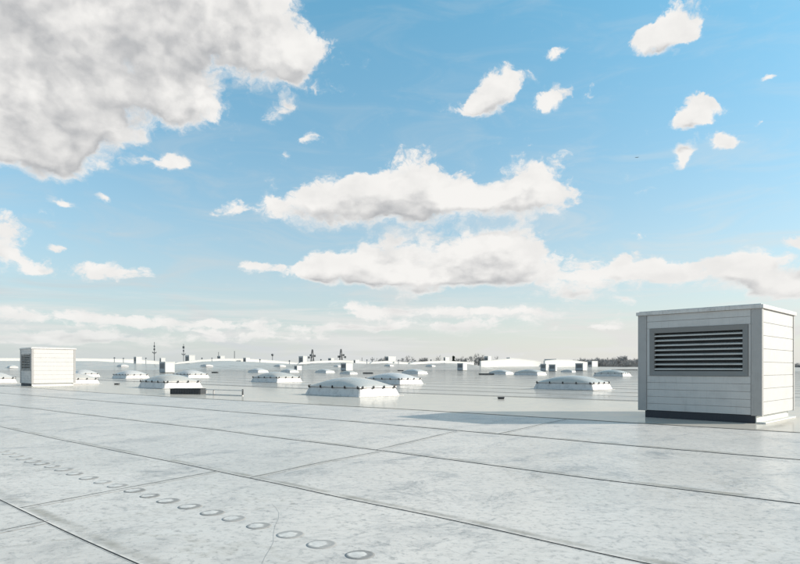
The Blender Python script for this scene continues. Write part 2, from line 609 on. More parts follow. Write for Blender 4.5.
ORD = ['first', 'second', 'third', 'fourth', 'fifth', 'sixth', 'seventh', 'eighth', 'ninth', 'tenth', 'eleventh', 'twelfth', 'thirteenth', 'fourteenth',
       'fifteenth', 'sixteenth', 'seventeenth', 'eighteenth', 'nineteenth', 'twentieth', 'twenty-first', 'last and smallest-looking']
for i, q in enumerate(DISCS):
    o = disc0 if i == 0 else disc0.copy()
    if i:
        COL.objects.link(o)
    o.location = gp(*q)
    o.rotation_euler = (0, 0, random.uniform(-0.35, 0.35))
    s = 0.88 * random.uniform(0.93, 1.06)
    o.scale = (s, s, 1)
    if i == 0:
        lb = 'round dust-ringed fixing disc at the front end of the diagonal row, largest in view'
    elif i == len(DISCS) - 1:
        lb = 'round fixing disc at the far end of the diagonal row, by the picture edge'
    else:
        lb = '%s fixing disc from the front end of the diagonal row on the membrane' % ORD[i]
    tag(o, lb, 'fixing disc', 'fixing discs in a row across the near membrane')

# ------------------------------------------------------------------ ventilation housings
ROT = math.atan2(-0.718, 0.696)
HW, HD = 2.76, 2.75            # front width, depth
Z0, ZT = 0.18, 2.53


def boards(bm, axis, sign, fixed, a0, a1, z0, z1, step, th=0.016, gap=0.011):
    z = z0
    while z < z1 - 0.03:
        e = min(z + step, z1)
        if axis == 'x':      # board runs along x on a y = fixed face
            y0, y1 = sorted((fixed, fixed + sign * th))
            box(bm, a0, a1, y0, y1, z + gap / 2, e - gap / 2, 0.003)
        else:
            x0, x1 = sorted((fixed, fixed + sign * th))
            box(bm, x0, x1, a0, a1, z + gap / 2, e - gap / 2, 0.003)
        z = e


def make_housing():
    root = empty('ventilation_housing')
    w, d = HW / 2, HD / 2
    # core (recess behind boards) and boards
    bm = bmesh.new()
    box(bm, -w + 0.03, w - 0.03, -d + 0.30, d - 0.03, Z0 + 0.01, ZT - 0.01)
    lx0, lx1, lz0, lz1 = -w + HW * 0.108, -w + HW * 0.902, 1.04, 2.19
    # front skin with an opening for the louvre
    box(bm, -w + 0.03, lx0 + 0.05, -d + 0.03, -d + 0.296, Z0 + 0.01, ZT - 0.01)
    box(bm, lx1 - 0.05, w - 0.03, -d + 0.03, -d + 0.296, Z0 + 0.01, ZT - 0.01)
    box(bm, lx0 + 0.053, lx1 - 0.053, -d + 0.03, -d + 0.296, Z0 + 0.01, lz0 + 0.05)
    box(bm, lx0 + 0.053, lx1 - 0.053, -d + 0.03, -d + 0.296, lz1 - 0.05, ZT - 0.01)
    boards(bm, 'x', -1, -d + 0.028, -w + 0.225, w - 0.225, Z0, lz0 - 0.004, 0.172, gap=0.008)
    boards(bm, 'x', -1, -d + 0.028, -w + 0.225, w - 0.225, lz1 + 0.004, ZT, 0.172, gap=0.008)
    box(bm, -w + 0.225, lx0 - 0.004, -d + 0.012, -d + 0.028, lz0, lz1)
    box(bm, lx1 + 0.004, w - 0.225, -d + 0.012, -d + 0.028, lz0, lz1)
    for sg in (1, -1):
        boards(bm, 'y', sg, sg * (w - 0.028), -d + 0.13, d - 0.13, Z0, ZT, 0.293, gap=0.009)
    boards(bm, 'x', 1, d - 0.028, -w + 0.225, w - 0.225, Z0, ZT, 0.293, gap=0.009)
    build('wall_panel', bm, M_PANEL, root)
    # corner posts, wider on the front face than on the side
    for sx in (-1, 1):
        for sy in (-1, 1):
            bm = bmesh.new()
            xa, xb = sorted((sx * w, sx * (w - 0.215)))
            ya, yb = sorted((sy * d, sy * (d - 0.022)))
            box(bm, xa, xb, ya, yb, Z0 - 0.012, ZT, 0.004)
            xa, xb = sorted((sx * (w + 0.002), sx * (w - 0.02)))
            ya, yb = sorted((sy * (d - 0.024), sy * (d - 0.12)))
            box(bm, xa, xb, ya, yb, Z0 - 0.012, ZT, 0.004)
            for k in range(9):    # rivet heads
                z = Z0 + 0.12 + k * 0.27
                y = sy * (d + 0.003)
                box(bm, sx * (w - 0.19) - 0.008, sx * (w - 0.19) + 0.008, y - 0.004, y + 0.004, z - 0.008, z + 0.008, 0.002)
            build('corner_post', bm, M_POST, root)
    # cover
    bm = bmesh.new()
    box(bm, -w - 0.035, w + 0.035, -d - 0.035, d + 0.035, ZT, ZT + 0.085, 0.008)
    box(bm, -w + 0.02, w - 0.02, -d + 0.02, d - 0.02, ZT + 0.087, ZT + 0.105, 0.006)
    build('roof_cap', bm, M_CURB, root)
    # louvre
    fy = -d - 0.012
    bm = bmesh.new()
    fr = 0.112

    def mitred(p_out, p_in, y0, y1):
        for i in range(4):
            j = (i + 1) % 4
            quad4 = [p_out[i], p_out[j], p_in[j], p_in[i]]
            f0 = [bm.verts.new((x, y0 if k < 2 else y0 + 0.012, z)) for k, (x, z) in enumerate(quad4)]
            f1 = [bm.verts.new((x, y1, z)) for x, z in quad4]
            bm.faces.new(f0)
            bm.faces.new(f1[::-1])
            for k in range(4):
                l = (k + 1) % 4
                bm.faces.new((f0[k], f1[k], f1[l], f0[l]))
    g = 0.002
    outr = [(lx0, lz0), (lx1, lz0), (lx1, lz1), (lx0, lz1)]
    inr = [(lx0 + fr, lz0 + fr), (lx1 - fr, lz0 + fr), (lx1 - fr, lz1 - fr), (lx0 + fr, lz1 - fr)]
    mitred(outr, inr, fy, fy + 0.10)
    lou = build('louvre', bm, M_FRAME, root)
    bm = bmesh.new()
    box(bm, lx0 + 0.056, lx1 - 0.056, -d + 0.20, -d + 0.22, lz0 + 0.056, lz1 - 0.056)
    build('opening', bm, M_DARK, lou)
    nb = 8
    zi0, zi1 = lz0 + fr, lz1 - fr
    st = (zi1 - zi0) / nb
    for k in range(nb):
        bm = bmesh.new()
        z = zi0 + st * (k + 0.12)
        x0, x1 = lx0 + fr * 0.8, lx1 - fr * 0.8
        # sloping blade: low front lip, higher back edge
        a = [(fy + 0.022, z + 0.012), (fy + 0.022, z + 0.036), (fy + 0.032, z + 0.041), (fy + 0.085, z + 0.062), (fy + 0.088, z + 0.056), (fy + 0.036, z + 0.034), (fy + 0.028, z + 0.012)]
        va = [bm.verts.new((x0, y, zz)) for y, zz in a]
        vb = [bm.verts.new((x1, y, zz)) for y, zz in a]
        for i in range(len(a)):
            j = (i + 1) % len(a)
            bm.faces.new((va[i], va[j], vb[j], vb[i]))
        bm.faces.new(va[::-1])
        bm.faces.new(vb)
        build('blade', bm, M_BLADE, lou)
    # plinth
    bm = bmesh.new()
    box(bm, -w + 0.17, w - 0.14, -d + 0.03, d - 0.12, 0.0, Z0 - 0.001, 0.006)
    build('plinth', bm, M_PLINTH, root)
    bm = bmesh.new()
    box(bm, w - 0.139, w - 0.115, -d + 0.04, d - 0.12, 0.0, Z0 - 0.02, 0.004)  # pale colour stands in for sunlight on the plinth's right side
    box(bm, w - 0.114, w + 0.06, -d + 0.06, d - 0.14, 0.001, 0.03, 0.006)
    build('lit_plinth_side', bm, M_PLINTH_LIT, root)
    return root


def set_corner(o, corner, w, d, rot=ROT, s=1.0):
    """move o so that its near (front right) corner stands at corner"""
    off = Matrix.Rotation(rot, 3, 'Z') @ Vector((w / 2 * s, -d / 2 * s, 0))
    o.location = Vector(corner) - off
    o.rotation_euler = (0, 0, rot)
    o.scale = (s, s, s)


big = make_housing()
set_corner(big, gp(762, 424.0), HW, HD)
tag(big, 'large pale boarded ventilation housing with wide front louvre in the right foreground', 'ventilation unit', 'ventilation housings on the roof')
sm = copy_tree(big)
set_corner(sm, hit(31.5, 386.3), HW, HD, ROT + R(2), 0.97)
tag(sm, 'white ventilation housing with small dark louvred side at the far left', 'ventilation unit')


# ------------------------------------------------------------------ skylight domes
DW, DD, DH = 4.0, 2.4, 0.38


def make_skylight():
    root = empty('skylight')
    w, d = DW / 2, DD / 2
    tp = 0.15
    bm = bmesh.new()
    lo = [bm.verts.new(p) for p in ((-w, -d, 0), (w, -d, 0), (w, d, 0), (-w, d, 0))]
    up = [bm.verts.new(p) for p in ((-w + tp, -d + tp, DH), (w - tp, -d + tp, DH), (w - tp, d - tp, DH), (-w + tp, d - tp, DH))]
    for i in range(4):
        j = (i + 1) % 4
        bm.faces.new((lo[i], lo[j], up[j], up[i]))
    bm.faces.new(up)
    es = [e for e in bm.edges if abs(e.verts[0].co.z - e.verts[1].co.z) > 0.1]
    bmesh.ops.bevel(bm, geom=es, offset=0.025, segments=2, affect='EDGES')
    build('kerb', bm, M_CURB, root)
    bm = bmesh.new()
    # welded membrane foot strip round the kerb
    for (x0, x1, y0, y1) in ((-w - 0.12, w + 0.12, -d - 0.12, -d + 0.01), (-w - 0.12, w + 0.12, d - 0.01, d + 0.12),
                             (-w - 0.12, -w + 0.01, -d + 0.012, d - 0.012), (w - 0.01, w + 0.12, -d + 0.012, d - 0.012)):
        box(bm, x0, x1, y0, y1, 0.003, 0.018, 0.004)
    build('foot_strip', bm, M_CURB, root)
    # rim frame
    e = 0.045
    bm = bmesh.new()
    a, b = w - tp + e, d - tp + e
    for (x0, x1, y0, y1) in ((-a, a, -b, -b + 0.09), (-a, a, b - 0.09, b), (-a, -a + 0.09, -b + 0.092, b - 0.092), (a - 0.09, a, -b + 0.092, b - 0.092)):
        box(bm, x0, x1, y0, y1, DH + 0.001, DH + 0.045, 0.006)
    build('rim', bm, M_CURB, root)
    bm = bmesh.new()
    box(bm, -a + 0.03, a - 0.03, -b + 0.03, b - 0.03, DH - 0.03, DH - 0.001)  # dark strip in place of the shadow line under the rim
    build('rim_shade_strip', bm, M_FRAME, root)
    # pillow shaped cover
    bm = bmesh.new()
    n, m = 36, 24
    a2, b2 = a - 0.02, b - 0.02
    G = []
    for i in range(m + 1):
        row = []
        for j in range(n + 1):
            u, v = -1 + 2 * j / n, -1 + 2 * i / m
            h = 0.40 * ((1 - abs(u) ** 2.1) ** 0.85) * ((1 - abs(v) ** 2.2) ** 0.7)
            row.append(bm.verts.new((u * a2, v * b2, DH + 0.046 + h)))
        G.append(row)
    for i in range(m):
        for j in range(n):
            bm.faces.new((G[i][j], G[i][j + 1], G[i + 1][j + 1], G[i + 1][j]))
    build('dome_cover', bm, M_DOME, root, smooth=True)
    # clamps
    def clip(x, y, along_x):
        bm = bmesh.new()
        sx, sy = (0.034, 0.028) if along_x else (0.028, 0.034)
        box(bm, x - sx, x + sx, y - sy, y + sy, DH - 0.045, DH + 0.07, 0.012)
        box(bm, x - sx * 0.5, x + sx * 0.5, y - sy * 0.5, y + sy * 0.5, DH + 0.071, DH + 0.095, 0.008)
        build('clamp', bm, M_CLIP, root)
    for i in range(5):
        x = -a + 0.12 + (2 * a - 0.24) * i / 4
        clip(x, -b - 0.02, True)
        clip(x, b + 0.02, True)
    for i in range(4):
        y = -b + 0.16 + (2 * b - 0.32) * i / 3
        clip(a + 0.02, y, False)
        clip(-a - 0.02, y, False)
    return root


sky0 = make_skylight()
GS = 'domed skylights across the roof'


def skylight(px, py, label, s=1.0, near=False, first=False, rot=ROT, sz=None, pos=None):
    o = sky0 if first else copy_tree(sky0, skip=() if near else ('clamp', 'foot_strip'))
    p = pos or hit(px, py)
    set_corner(o, p, DW, DD, rot, s)
    if sz:
        o.scale = (s * sz[0], s * sz[1], s * sz[2])
    # sit at the lowest roof height under its corners
    off = Matrix.Rotation(rot, 3, 'Z')
    zs = []
    for sx in (-1, 1):
        for sy in (-1, 1):
            q = o.location + off @ Vector((sx * DW / 2 * s, sy * DD / 2 * s, 0))
            zs.append(roof_z(q.x, q.y))
    o.location.z = min(zs) + (0.0 if max(zs) - min(zs) < 0.03 else 0.3 * (max(zs) - min(zs)))
    tag(o, label, 'skylight', GS)
    return o


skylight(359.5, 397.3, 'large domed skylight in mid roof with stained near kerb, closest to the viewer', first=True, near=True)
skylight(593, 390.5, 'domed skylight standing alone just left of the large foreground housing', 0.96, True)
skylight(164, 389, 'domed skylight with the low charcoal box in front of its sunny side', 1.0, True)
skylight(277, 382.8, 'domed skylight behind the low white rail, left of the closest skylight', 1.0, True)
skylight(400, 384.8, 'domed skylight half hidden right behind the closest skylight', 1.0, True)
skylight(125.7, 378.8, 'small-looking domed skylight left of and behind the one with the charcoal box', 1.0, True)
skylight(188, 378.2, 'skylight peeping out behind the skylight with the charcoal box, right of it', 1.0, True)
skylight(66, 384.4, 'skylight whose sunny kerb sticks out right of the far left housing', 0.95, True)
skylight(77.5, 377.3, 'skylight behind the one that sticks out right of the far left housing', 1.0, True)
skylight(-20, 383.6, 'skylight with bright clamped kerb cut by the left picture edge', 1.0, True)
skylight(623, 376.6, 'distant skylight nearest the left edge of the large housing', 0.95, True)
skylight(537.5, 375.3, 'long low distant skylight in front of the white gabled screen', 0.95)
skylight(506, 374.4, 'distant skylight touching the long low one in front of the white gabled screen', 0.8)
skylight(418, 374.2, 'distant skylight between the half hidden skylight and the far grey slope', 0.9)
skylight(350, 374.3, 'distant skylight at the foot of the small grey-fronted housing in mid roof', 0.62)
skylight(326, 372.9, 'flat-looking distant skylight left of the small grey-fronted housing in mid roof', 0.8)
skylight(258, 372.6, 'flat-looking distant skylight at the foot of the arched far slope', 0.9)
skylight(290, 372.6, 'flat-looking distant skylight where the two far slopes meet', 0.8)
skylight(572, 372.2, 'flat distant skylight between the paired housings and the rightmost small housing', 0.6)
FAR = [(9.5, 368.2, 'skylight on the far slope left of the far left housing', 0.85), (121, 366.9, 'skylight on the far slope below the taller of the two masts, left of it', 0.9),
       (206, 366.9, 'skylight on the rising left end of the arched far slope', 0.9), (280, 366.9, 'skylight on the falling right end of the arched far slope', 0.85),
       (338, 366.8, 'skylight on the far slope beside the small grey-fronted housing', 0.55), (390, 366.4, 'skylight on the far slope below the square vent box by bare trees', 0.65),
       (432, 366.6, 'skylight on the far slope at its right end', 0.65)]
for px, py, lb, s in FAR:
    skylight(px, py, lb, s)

# ------------------------------------------------------------------ smaller vent housings farther off
def make_vent_box():
    """unit cube sized 1 x 1 x 1: front at -y, near corner front right"""
    root = empty('vent_box')
    bm = bmesh.new()
    box(bm, -0.48, 0.48, -0.462, 0.48, 0.06, 0.95, 0.008)
    build('body', bm, M_WHITE, root)
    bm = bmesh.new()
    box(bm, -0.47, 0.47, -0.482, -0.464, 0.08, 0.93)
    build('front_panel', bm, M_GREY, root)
    bm = bmesh.new()
    for k in range(6):
        z = 0.42 + k * 0.075
        box(bm, -0.36, 0.36, -0.497, -0.484, z, z + 0.042)
    build('grille', bm, M_DARK, root)
    bm = bmesh.new()
    box(bm, -0.5, 0.5, -0.5, 0.5, 0.952, 1.0, 0.01)
    build('lid', bm, M_WHITE, root)
    bm = bmesh.new()
    box(bm, -0.44, 0.44, -0.44, 0.44, -0.10, 0.058)
    build('plinth', bm, M_PLINTH, root)
    return root


vb0 = make_vent_box()
used = [False]


def vent_box(px_l, px_c, px_r, py_t, py_b, label, d=None, hidden=False):
    """pixel left edge, near corner, right edge, top, bottom; d given where the base is out of sight behind the crest"""
    o = copy_tree(vb0) if used[0] else vb0
    used[0] = True
    if d is None:
        p = hit(px_c, py_b)
        d = p.y
    else:
        p = at(px_c, d)
    top = EYE + (HY - py_t) / F * d
    bot = p.z
    h = top - bot
    # widths from the pixel extents with the common heading
    tl = (px_l - CX) / F
    w = (p.x - tl * d) / (0.696 + tl * 0.718)
    tr = (px_r - CX) / F
    dd = (tr * d - p.x) / (0.718 - tr * 0.696)
    off = Matrix.Rotation(ROT, 3, 'Z') @ Vector((w / 2, -dd / 2, 0))
    o.location = p - off
    o.location.z = bot - 0.02
    o.rotation_euler = (0, 0, ROT)
    o.scale = (w, dd, h)
    tag(o, label, 'vent box', 'small vent boxes on the far roof')
    return o


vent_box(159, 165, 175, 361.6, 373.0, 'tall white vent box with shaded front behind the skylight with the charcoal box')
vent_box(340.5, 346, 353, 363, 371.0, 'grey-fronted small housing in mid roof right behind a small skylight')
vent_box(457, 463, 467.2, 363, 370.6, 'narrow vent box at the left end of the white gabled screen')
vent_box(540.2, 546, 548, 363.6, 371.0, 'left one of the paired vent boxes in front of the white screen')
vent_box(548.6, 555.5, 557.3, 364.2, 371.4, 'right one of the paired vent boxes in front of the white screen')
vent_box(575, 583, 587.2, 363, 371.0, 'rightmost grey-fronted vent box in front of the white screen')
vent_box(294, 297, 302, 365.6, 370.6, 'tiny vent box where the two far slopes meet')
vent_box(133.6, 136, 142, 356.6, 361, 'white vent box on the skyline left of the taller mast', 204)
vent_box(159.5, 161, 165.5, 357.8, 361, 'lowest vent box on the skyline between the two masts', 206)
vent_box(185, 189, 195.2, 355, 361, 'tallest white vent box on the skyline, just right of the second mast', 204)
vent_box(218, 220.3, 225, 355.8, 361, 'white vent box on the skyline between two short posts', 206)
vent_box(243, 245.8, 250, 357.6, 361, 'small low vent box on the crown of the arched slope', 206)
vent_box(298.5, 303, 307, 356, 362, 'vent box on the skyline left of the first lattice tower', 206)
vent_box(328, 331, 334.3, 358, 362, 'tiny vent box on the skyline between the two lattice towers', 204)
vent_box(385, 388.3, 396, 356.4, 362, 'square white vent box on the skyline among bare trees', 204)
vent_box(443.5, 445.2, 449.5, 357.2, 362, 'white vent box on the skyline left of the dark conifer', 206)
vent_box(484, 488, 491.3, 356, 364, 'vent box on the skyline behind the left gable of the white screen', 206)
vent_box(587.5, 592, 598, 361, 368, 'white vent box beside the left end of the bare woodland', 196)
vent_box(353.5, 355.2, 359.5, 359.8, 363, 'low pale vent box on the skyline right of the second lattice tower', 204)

def make_vent_pipe():
    root = empty('vent_pipe')
    bm = bmesh.new()
    tube(bm, (0, 0, -1.5), (0, 0, 0.62), 0.16, 0.16, 10)
    build('pipe', bm, M_GREY, root)
    bm = bmesh.new()
    tube(bm, (0, 0, 0.60), (0, 0, 0.82), 0.30, 0.30, 12)
    tube(bm, (0, 0, 0.82), (0, 0, 1.0), 0.30, 0.06, 12)
    build('cowl', bm, M_MAST, root)
    return root


vp0 = make_vent_pipe()
for i, (px, top, h, lb) in enumerate([
        (114.5, 357.2, 1.0, 'tiny capped vent pipe farthest left on the skyline'), (123.5, 357.8, .9, 'tiny vent pipe just left of the skyline vent box beside the taller mast'),
        (146, 357.6, .9, 'tiny vent pipe between the skyline vent box and the taller mast'), (202, 357.6, 1.0, 'tiny vent pipe right of the tallest skyline vent box'),
        (212, 357.6, .8, 'tiny vent pipe left of the short post'), (260, 359.0, 1.0, 'tiny vent pipe left of the round-headed tower'),
        (289.5, 360.2, 1.0, 'tiny vent pipe left of the vent box by the first lattice tower'), (321, 359.0, 1.0, 'tiny vent pipe between the two lattice towers'),
        (367, 359.4, .9, 'tiny vent pipe between the thin post and the small aerial'), (398.5, 359.6, .9, 'tiny vent pipe right of the square skyline vent box'),
        (415, 360.0, .9, 'tiny vent pipe right of the rounded bare tree'), (431, 359.4, 1.0, 'tiny vent pipe left of the white vent box by the conifer')]):
    o = vp0 if i == 0 else copy_tree(vp0)
    d = 199 + (i * 5) % 9
    o.location = ((px - CX) / F * d, d, EYE + (HY - top) / F * d - h)
    o.scale = (h, h, h)
    tag(o, lb, 'vent pipe', 'vent pipes on the skyline')

# ------------------------------------------------------------------ white gabled screens on the right, coping along the far crest
def screen(px0, d0, px1, prof, label):
    """long white clad wall that runs back along the units' depth direction; prof = (fraction, pixel height)"""
    a = at(px0, d0)
    u = Vector((0.718, 0.696, 0))
    t1 = (px1 - CX) / F
    L = (t1 * d0 - a.x) / (0.718 - t1 * 0.696)
    root = empty('gabled_screen', (a.x, a.y, 0), math.atan2(u.y, u.x))
    bm = bmesh.new()
    bm2 = bmesh.new()
    th = 0.5
    pts = []
    for f, py in prof:
        q = a + u * (L * f)
        pts.append((L * f, EYE + (HY - py) / F * q.y))
    base = min(roof_z(a.x, a.y), roof_z(a.x + u.x * L, a.y + u.y * L)) - 0.6
    for (x0, z0), (x1, z1) in zip(pts, pts[1:]):
        v = [bm.verts.new(p) for p in ((x0, 0, base), (x1, 0, base), (x1, 0, z1), (x0, 0, z0), (x0, th, base), (x1, th, base), (x1, th, z1), (x0, th, z0))]
        for idx in ((0, 1, 2, 3), (5, 4, 7, 6), (3, 2, 6, 7), (1, 5, 6, 2), (4, 0, 3, 7)):
            bm.faces.new([v[i] for i in idx])
        v = [bm2.verts.new(p) for p in ((x0, -0.06, z0 + 0.003), (x1, -0.06, z1 + 0.003), (x1, -0.06, z1 + 0.12), (x0, -0.06, z0 + 0.12),
                                        (x0, th + 0.06, z0 + 0.003), (x1, th + 0.06, z1 + 0.003), (x1, th + 0.06, z1 + 0.12), (x0, th + 0.06, z0 + 0.12))]
        for idx in ((0, 1, 2, 3), (5, 4, 7, 6), (3, 2, 6, 7), (1, 5, 6, 2), (4, 0, 3, 7), (0, 4, 5, 1)):
            bm2.faces.new([v[i] for i in idx])
    bmesh.ops.remove_doubles(bm, verts=bm.verts[:], dist=0.001)
    build('wall', bm, M_WHITE, root)
    build('coping', bm2, M_WHITE, root)
    tag(root, label, 'wall', 'white gabled screens on the far roof')


screen(481, 176, 541, [(0, 361.3), (0.12, 360.8), (0.5, 358.6), (0.62, 359.0), (1, 361.6)], 'left white gabled screen wall with shallow peak, longer one')
screen(545, 178, 587.5, [(0, 361.0), (0.25, 360.0), (0.55, 360.2), (1, 362.4)], 'right white gabled screen wall near the bare woodland')

for px0, px1, prof, lb in (
        (-60, 176, [(0, 358.4), (0.25, 358.4), (0.55, 358.6), (0.8, 359.6), (1, 362.8)], 'long white screen wall along the far slope behind the far left housing'),
        (172, 299, [(0, 365), (0.04, 362.6), (0.15, 360.6), (0.35, 358.9), (0.5, 358.8), (0.65, 359.6), (0.82, 361.2), (1, 363.2)], 'white arched screen wall over the far slope with the plain short post behind'),
        (297, 371, [(0, 365), (0.05, 362.6), (0.25, 361.4), (0.55, 360.4), (0.8, 361.1), (1, 362.6)], 'white arched screen wall over the far slope below the two lattice towers'),
        (369, 412, [(0, 364.5), (0.08, 362.2), (0.4, 361.2), (1, 362.8)], 'shortest white screen wall over the far slope, below the square vent box'),
        (408, 474, [(0, 365), (0.08, 362.4), (0.5, 361.0), (1, 362.6)], 'white screen wall over the far slope below the dark conifer')):
    screen(px0, 191.5, px1, prof, lb)

vent_box(544, 556.4, 557.6, 358.9, 366, 'low dark-fronted vent box on top of the right white gabled screen', 197)
vent_box(506.4, 510, 511, 357.4, 364, 'tiny dark-fronted vent box behind the peak of the left white screen', 196)

# dark flat item lying on the right screen's top and on the left screen's peak
def small_box(name, px, py, w, d, h, mat, label, cat, group=None, rot=ROT, pos=None, ribs=0, lid=None):
    root = empty(name, pos or hit(px, py), rot)
    bm = bmesh.new()
    box(bm, -w / 2, w / 2, -d / 2, d / 2, 0.0, h, min(0.02, h * 0.2))
    for k in range(ribs):
        x = -w / 2 + (k + 0.5) * w / ribs
        box(bm, x - 0.02, x + 0.02, -d / 2 - 0.016, -d / 2 + 0.002, 0.02, h - 0.03, 0.004)
    build('body', bm, mat, root)
    bm = bmesh.new()
    box(bm, -w / 2 - 0.015, w / 2 + 0.015, -d / 2 - 0.02, d / 2 + 0.015, h + 0.001, h + 0.03, 0.006)
    build('lid', bm, lid or mat, root)
    tag(root, label, cat, group)
    return root


small_box('equipment_box', 188, 394.0, 1.55, 0.55, 0.24, M_RUBBER, 'low charcoal ribbed box in front of the left mid-roof skylight', 'box', ribs=12, rot=R(-8), lid=M_RUBBER)
small_box('ballast_block', 501, 399.0, 0.24, 0.2, 0.05, M_RUBBER, 'small black ballast block lying on the warm strip in mid roof', 'ballast block', 'black ballast blocks', rot=R(-5))
small_box('ballast_block', 117, 384.6, 0.30, 0.2, 0.06, M_RUBBER, 'tiny black ballast block left of the skylight with the charcoal box', 'ballast block', 'black ballast blocks', rot=R(-5))
# low black boxes, most standing in for shaded skylight fronts and shadow gaps
for px0, px1, py, lb in ((479, 494, 374.8, 'black low strip left of the long low distant skylight'), (363, 373, 373.7, 'black shade strip right of the skylight under the small grey-fronted housing'),
                         (212, 218, 372.9, 'shortest black shade strip, at the left foot of the arched slope'), (397.5, 403.5, 370.9, 'black shade strip below the square vent box among trees'),
                         (612, 637, 370.0, 'long thin black shade strip below the bare woodland')):
    p = hit((px0 + px1) / 2, py)
    w = (px1 - px0) / F * p.y
    small_box('dark_strip', 0, 0, w, 0.5, 0.16 if px0 < 600 else 0.12, M_RUBBER, lb, 'cable duct', 'black low strips on the far roof', rot=R(-3), pos=p)

# low white rail beside the charcoal box
a, b = gp(206, 394.6), gp(243, 396.0)
root = empty('low_rail', a, math.atan2(b.y - a.y, b.x - a.x))
L = (b - a).length
bm = bmesh.new()
box(bm, 0, L, -0.03, 0.03, 0.22, 0.26, 0.006)
build('rail', bm, M_CURB, root)
bm = bmesh.new()
box(bm, 0, L, -0.035, 0.035, 0.0, 0.04, 0.006)
build('foot_rail', bm, M_CURB, root)
for x in (0.02, L * 0.22, L - 0.02):
    bm = bmesh.new()
    box(bm, x - 0.025, x + 0.025, -0.028, 0.028, 0.041, 0.219 if x < L - 0.1 else 0.30, 0.004)
    build('post', bm, M_POST if x < L - 0.1 else M_RUBBER, root)
tag(root, 'low thin white rail with dark end post beside the charcoal box', 'rail')

# ------------------------------------------------------------------ masts and towers beyond the hall
def mast(px, py_top, d, r, extras, label, cat='mast', name='mast', group='masts on the skyline'):
    X = (px - CX) / F * d
    root = empty(name, (X, d, -9))
    top = EYE + (HY - py_top) / F * d + 9
    bm = bmesh.new()
    tube(bm, (0, 0, 0), (0, 0, top), r * 1.0, r * 0.6, 8)
    build('pole', bm, M_MAST, root)
    for kind, py, half in extras:
        z = EYE + (HY - py) / F * d + 9
        bm = bmesh.new()
        if kind == 'arm':
            tube(bm, (-half, 0, z), (half, 0, z), r * 0.6, r * 0.6, 6)
            for s in (-1, 1):
                tube(bm, (s * half, 0, z - 0.2), (s * half, 0, z + 0.6), r * 0.5, r * 0.4, 6)
            tube(bm, (0, 0, z - 0.9), (half * 0.8, 0, z), r * 0.35, r * 0.35, 5)
            tube(bm, (0, 0, z - 0.9), (-half * 0.8, 0, z), r * 0.35, r * 0.35, 5)
            build('cross_arm', bm, M_MAST, root)
        elif kind == 'box':
            box(bm, -half, half, -half, half, z - half, z + half * 1.6, half * 0.2)
            build('antenna', bm, M_MAST, root)
        elif kind == 'head':
            tube(bm, (0, 0, z - half * 0.9), (0, 0, z - half * 0.2), r, half, 12)
            tube(bm, (0, 0, z - half * 0.2), (0, 0, z + half * 0.5), half, half * 0.9, 12)
            tube(bm, (0, 0, z + half * 0.5), (0, 0, z + half * 0.9), half * 0.9, half * 0.3, 12)
            build('head', bm, M_MAST, root)
    tag(root, label, cat, group)


mast(154.4, 342, 300, 0.24, [('arm', 352.6, 0.95), ('box', 346.5, 0.30), ('box', 349.5, 0.34)], 'taller dark mast with a short cross arm on the left skyline')
mast(183.6, 344, 300, 0.22, [('box', 347.6, 0.42), ('box', 351, 0.30), ('arm', 354.3, 0.85)], 'second dark mast, left of the tallest skyline vent box')
mast(218.6, 352, 300, 0.22, [('box', 357.6, 0.5)], 'short dark post left of a white skyline vent box', 'post')
mast(234.5, 351, 300, 0.26, [], 'short plain dark post right of a white skyline vent box', 'post')
mast(272.5, 356, 330, 0.26, [('head', 354.9, 0.75)], 'small tower with rounded head on the right end of the arched slope', 'tower', 'water_tower')
mast(362, 357.5, 310, 0.2, [], 'short thin post among the skyline shrubs right of the lattice towers', 'post')
mast(372.2, 357, 230, 0.16, [('arm', 359.6, 0.5)], 'small white-capped aerial standing left of the square vent box', 'aerial', 'aerial')


def lattice(px, py_top, d, half, label, side):
    X = (px - CX) / F * d
    root = empty('lattice_tower', (X, d, -9), R(20))
    H = EYE + (HY - py_top) / F * d + 9
    bm = bmesh.new()
    def r(z): return half * (1 - 0.82 * z / H)
    for sx in (-1, 1):
        for sy in (-1, 1):
            tube(bm, (sx * half, sy * half, 0), (sx * half * 0.18, sy * half * 0.18, H * 0.97), 0.16, 0.12, 5)
    build('legs', bm, M_MAST, root)
    bm = bmesh.new()
    n = 9
    for k in range(n):
        z0, z1 = H * 0.97 * k / n, H * 0.97 * (k + 1) / n
        c0 = [(-r(z0), -r(z0)), (r(z0), -r(z0)), (r(z0), r(z0)), (-r(z0), r(z0))]
        c1 = [(-r(z1), -r(z1)), (r(z1), -r(z1)), (r(z1), r(z1)), (-r(z1), r(z1))]
        for i in range(4):
            j = (i + 1) % 4
            tube(bm, (*c0[i], z0), (*c1[j], z1), 0.08, 0.08, 4)
            tube(bm, (*c0[j], z0), (*c1[i], z1), 0.08, 0.08, 4)
            tube(bm, (*c1[i], z1), (*c1[j], z1), 0.08, 0.08, 4)
    build('bracing', bm, M_MAST, root)
    bm = bmesh.new()
    box(bm, -0.35, 0.35, -0.35, 0.35, H * 0.93, H, 0.05)
    for k, (s, z) in enumerate(side):
        zz = EYE + (HY - z) / F * d + 9
        box(bm, s - 0.45, s + 0.45, -0.4, 0.4, zz - 0.5, zz + 0.6, 0.08)
        tube(bm, (0, 0, zz), (s, 0, zz), 0.09, 0.09, 5)
    build('antenna', bm, M_MAST, root)
    tag(root, label, 'lattice tower', 'lattice towers on the skyline')


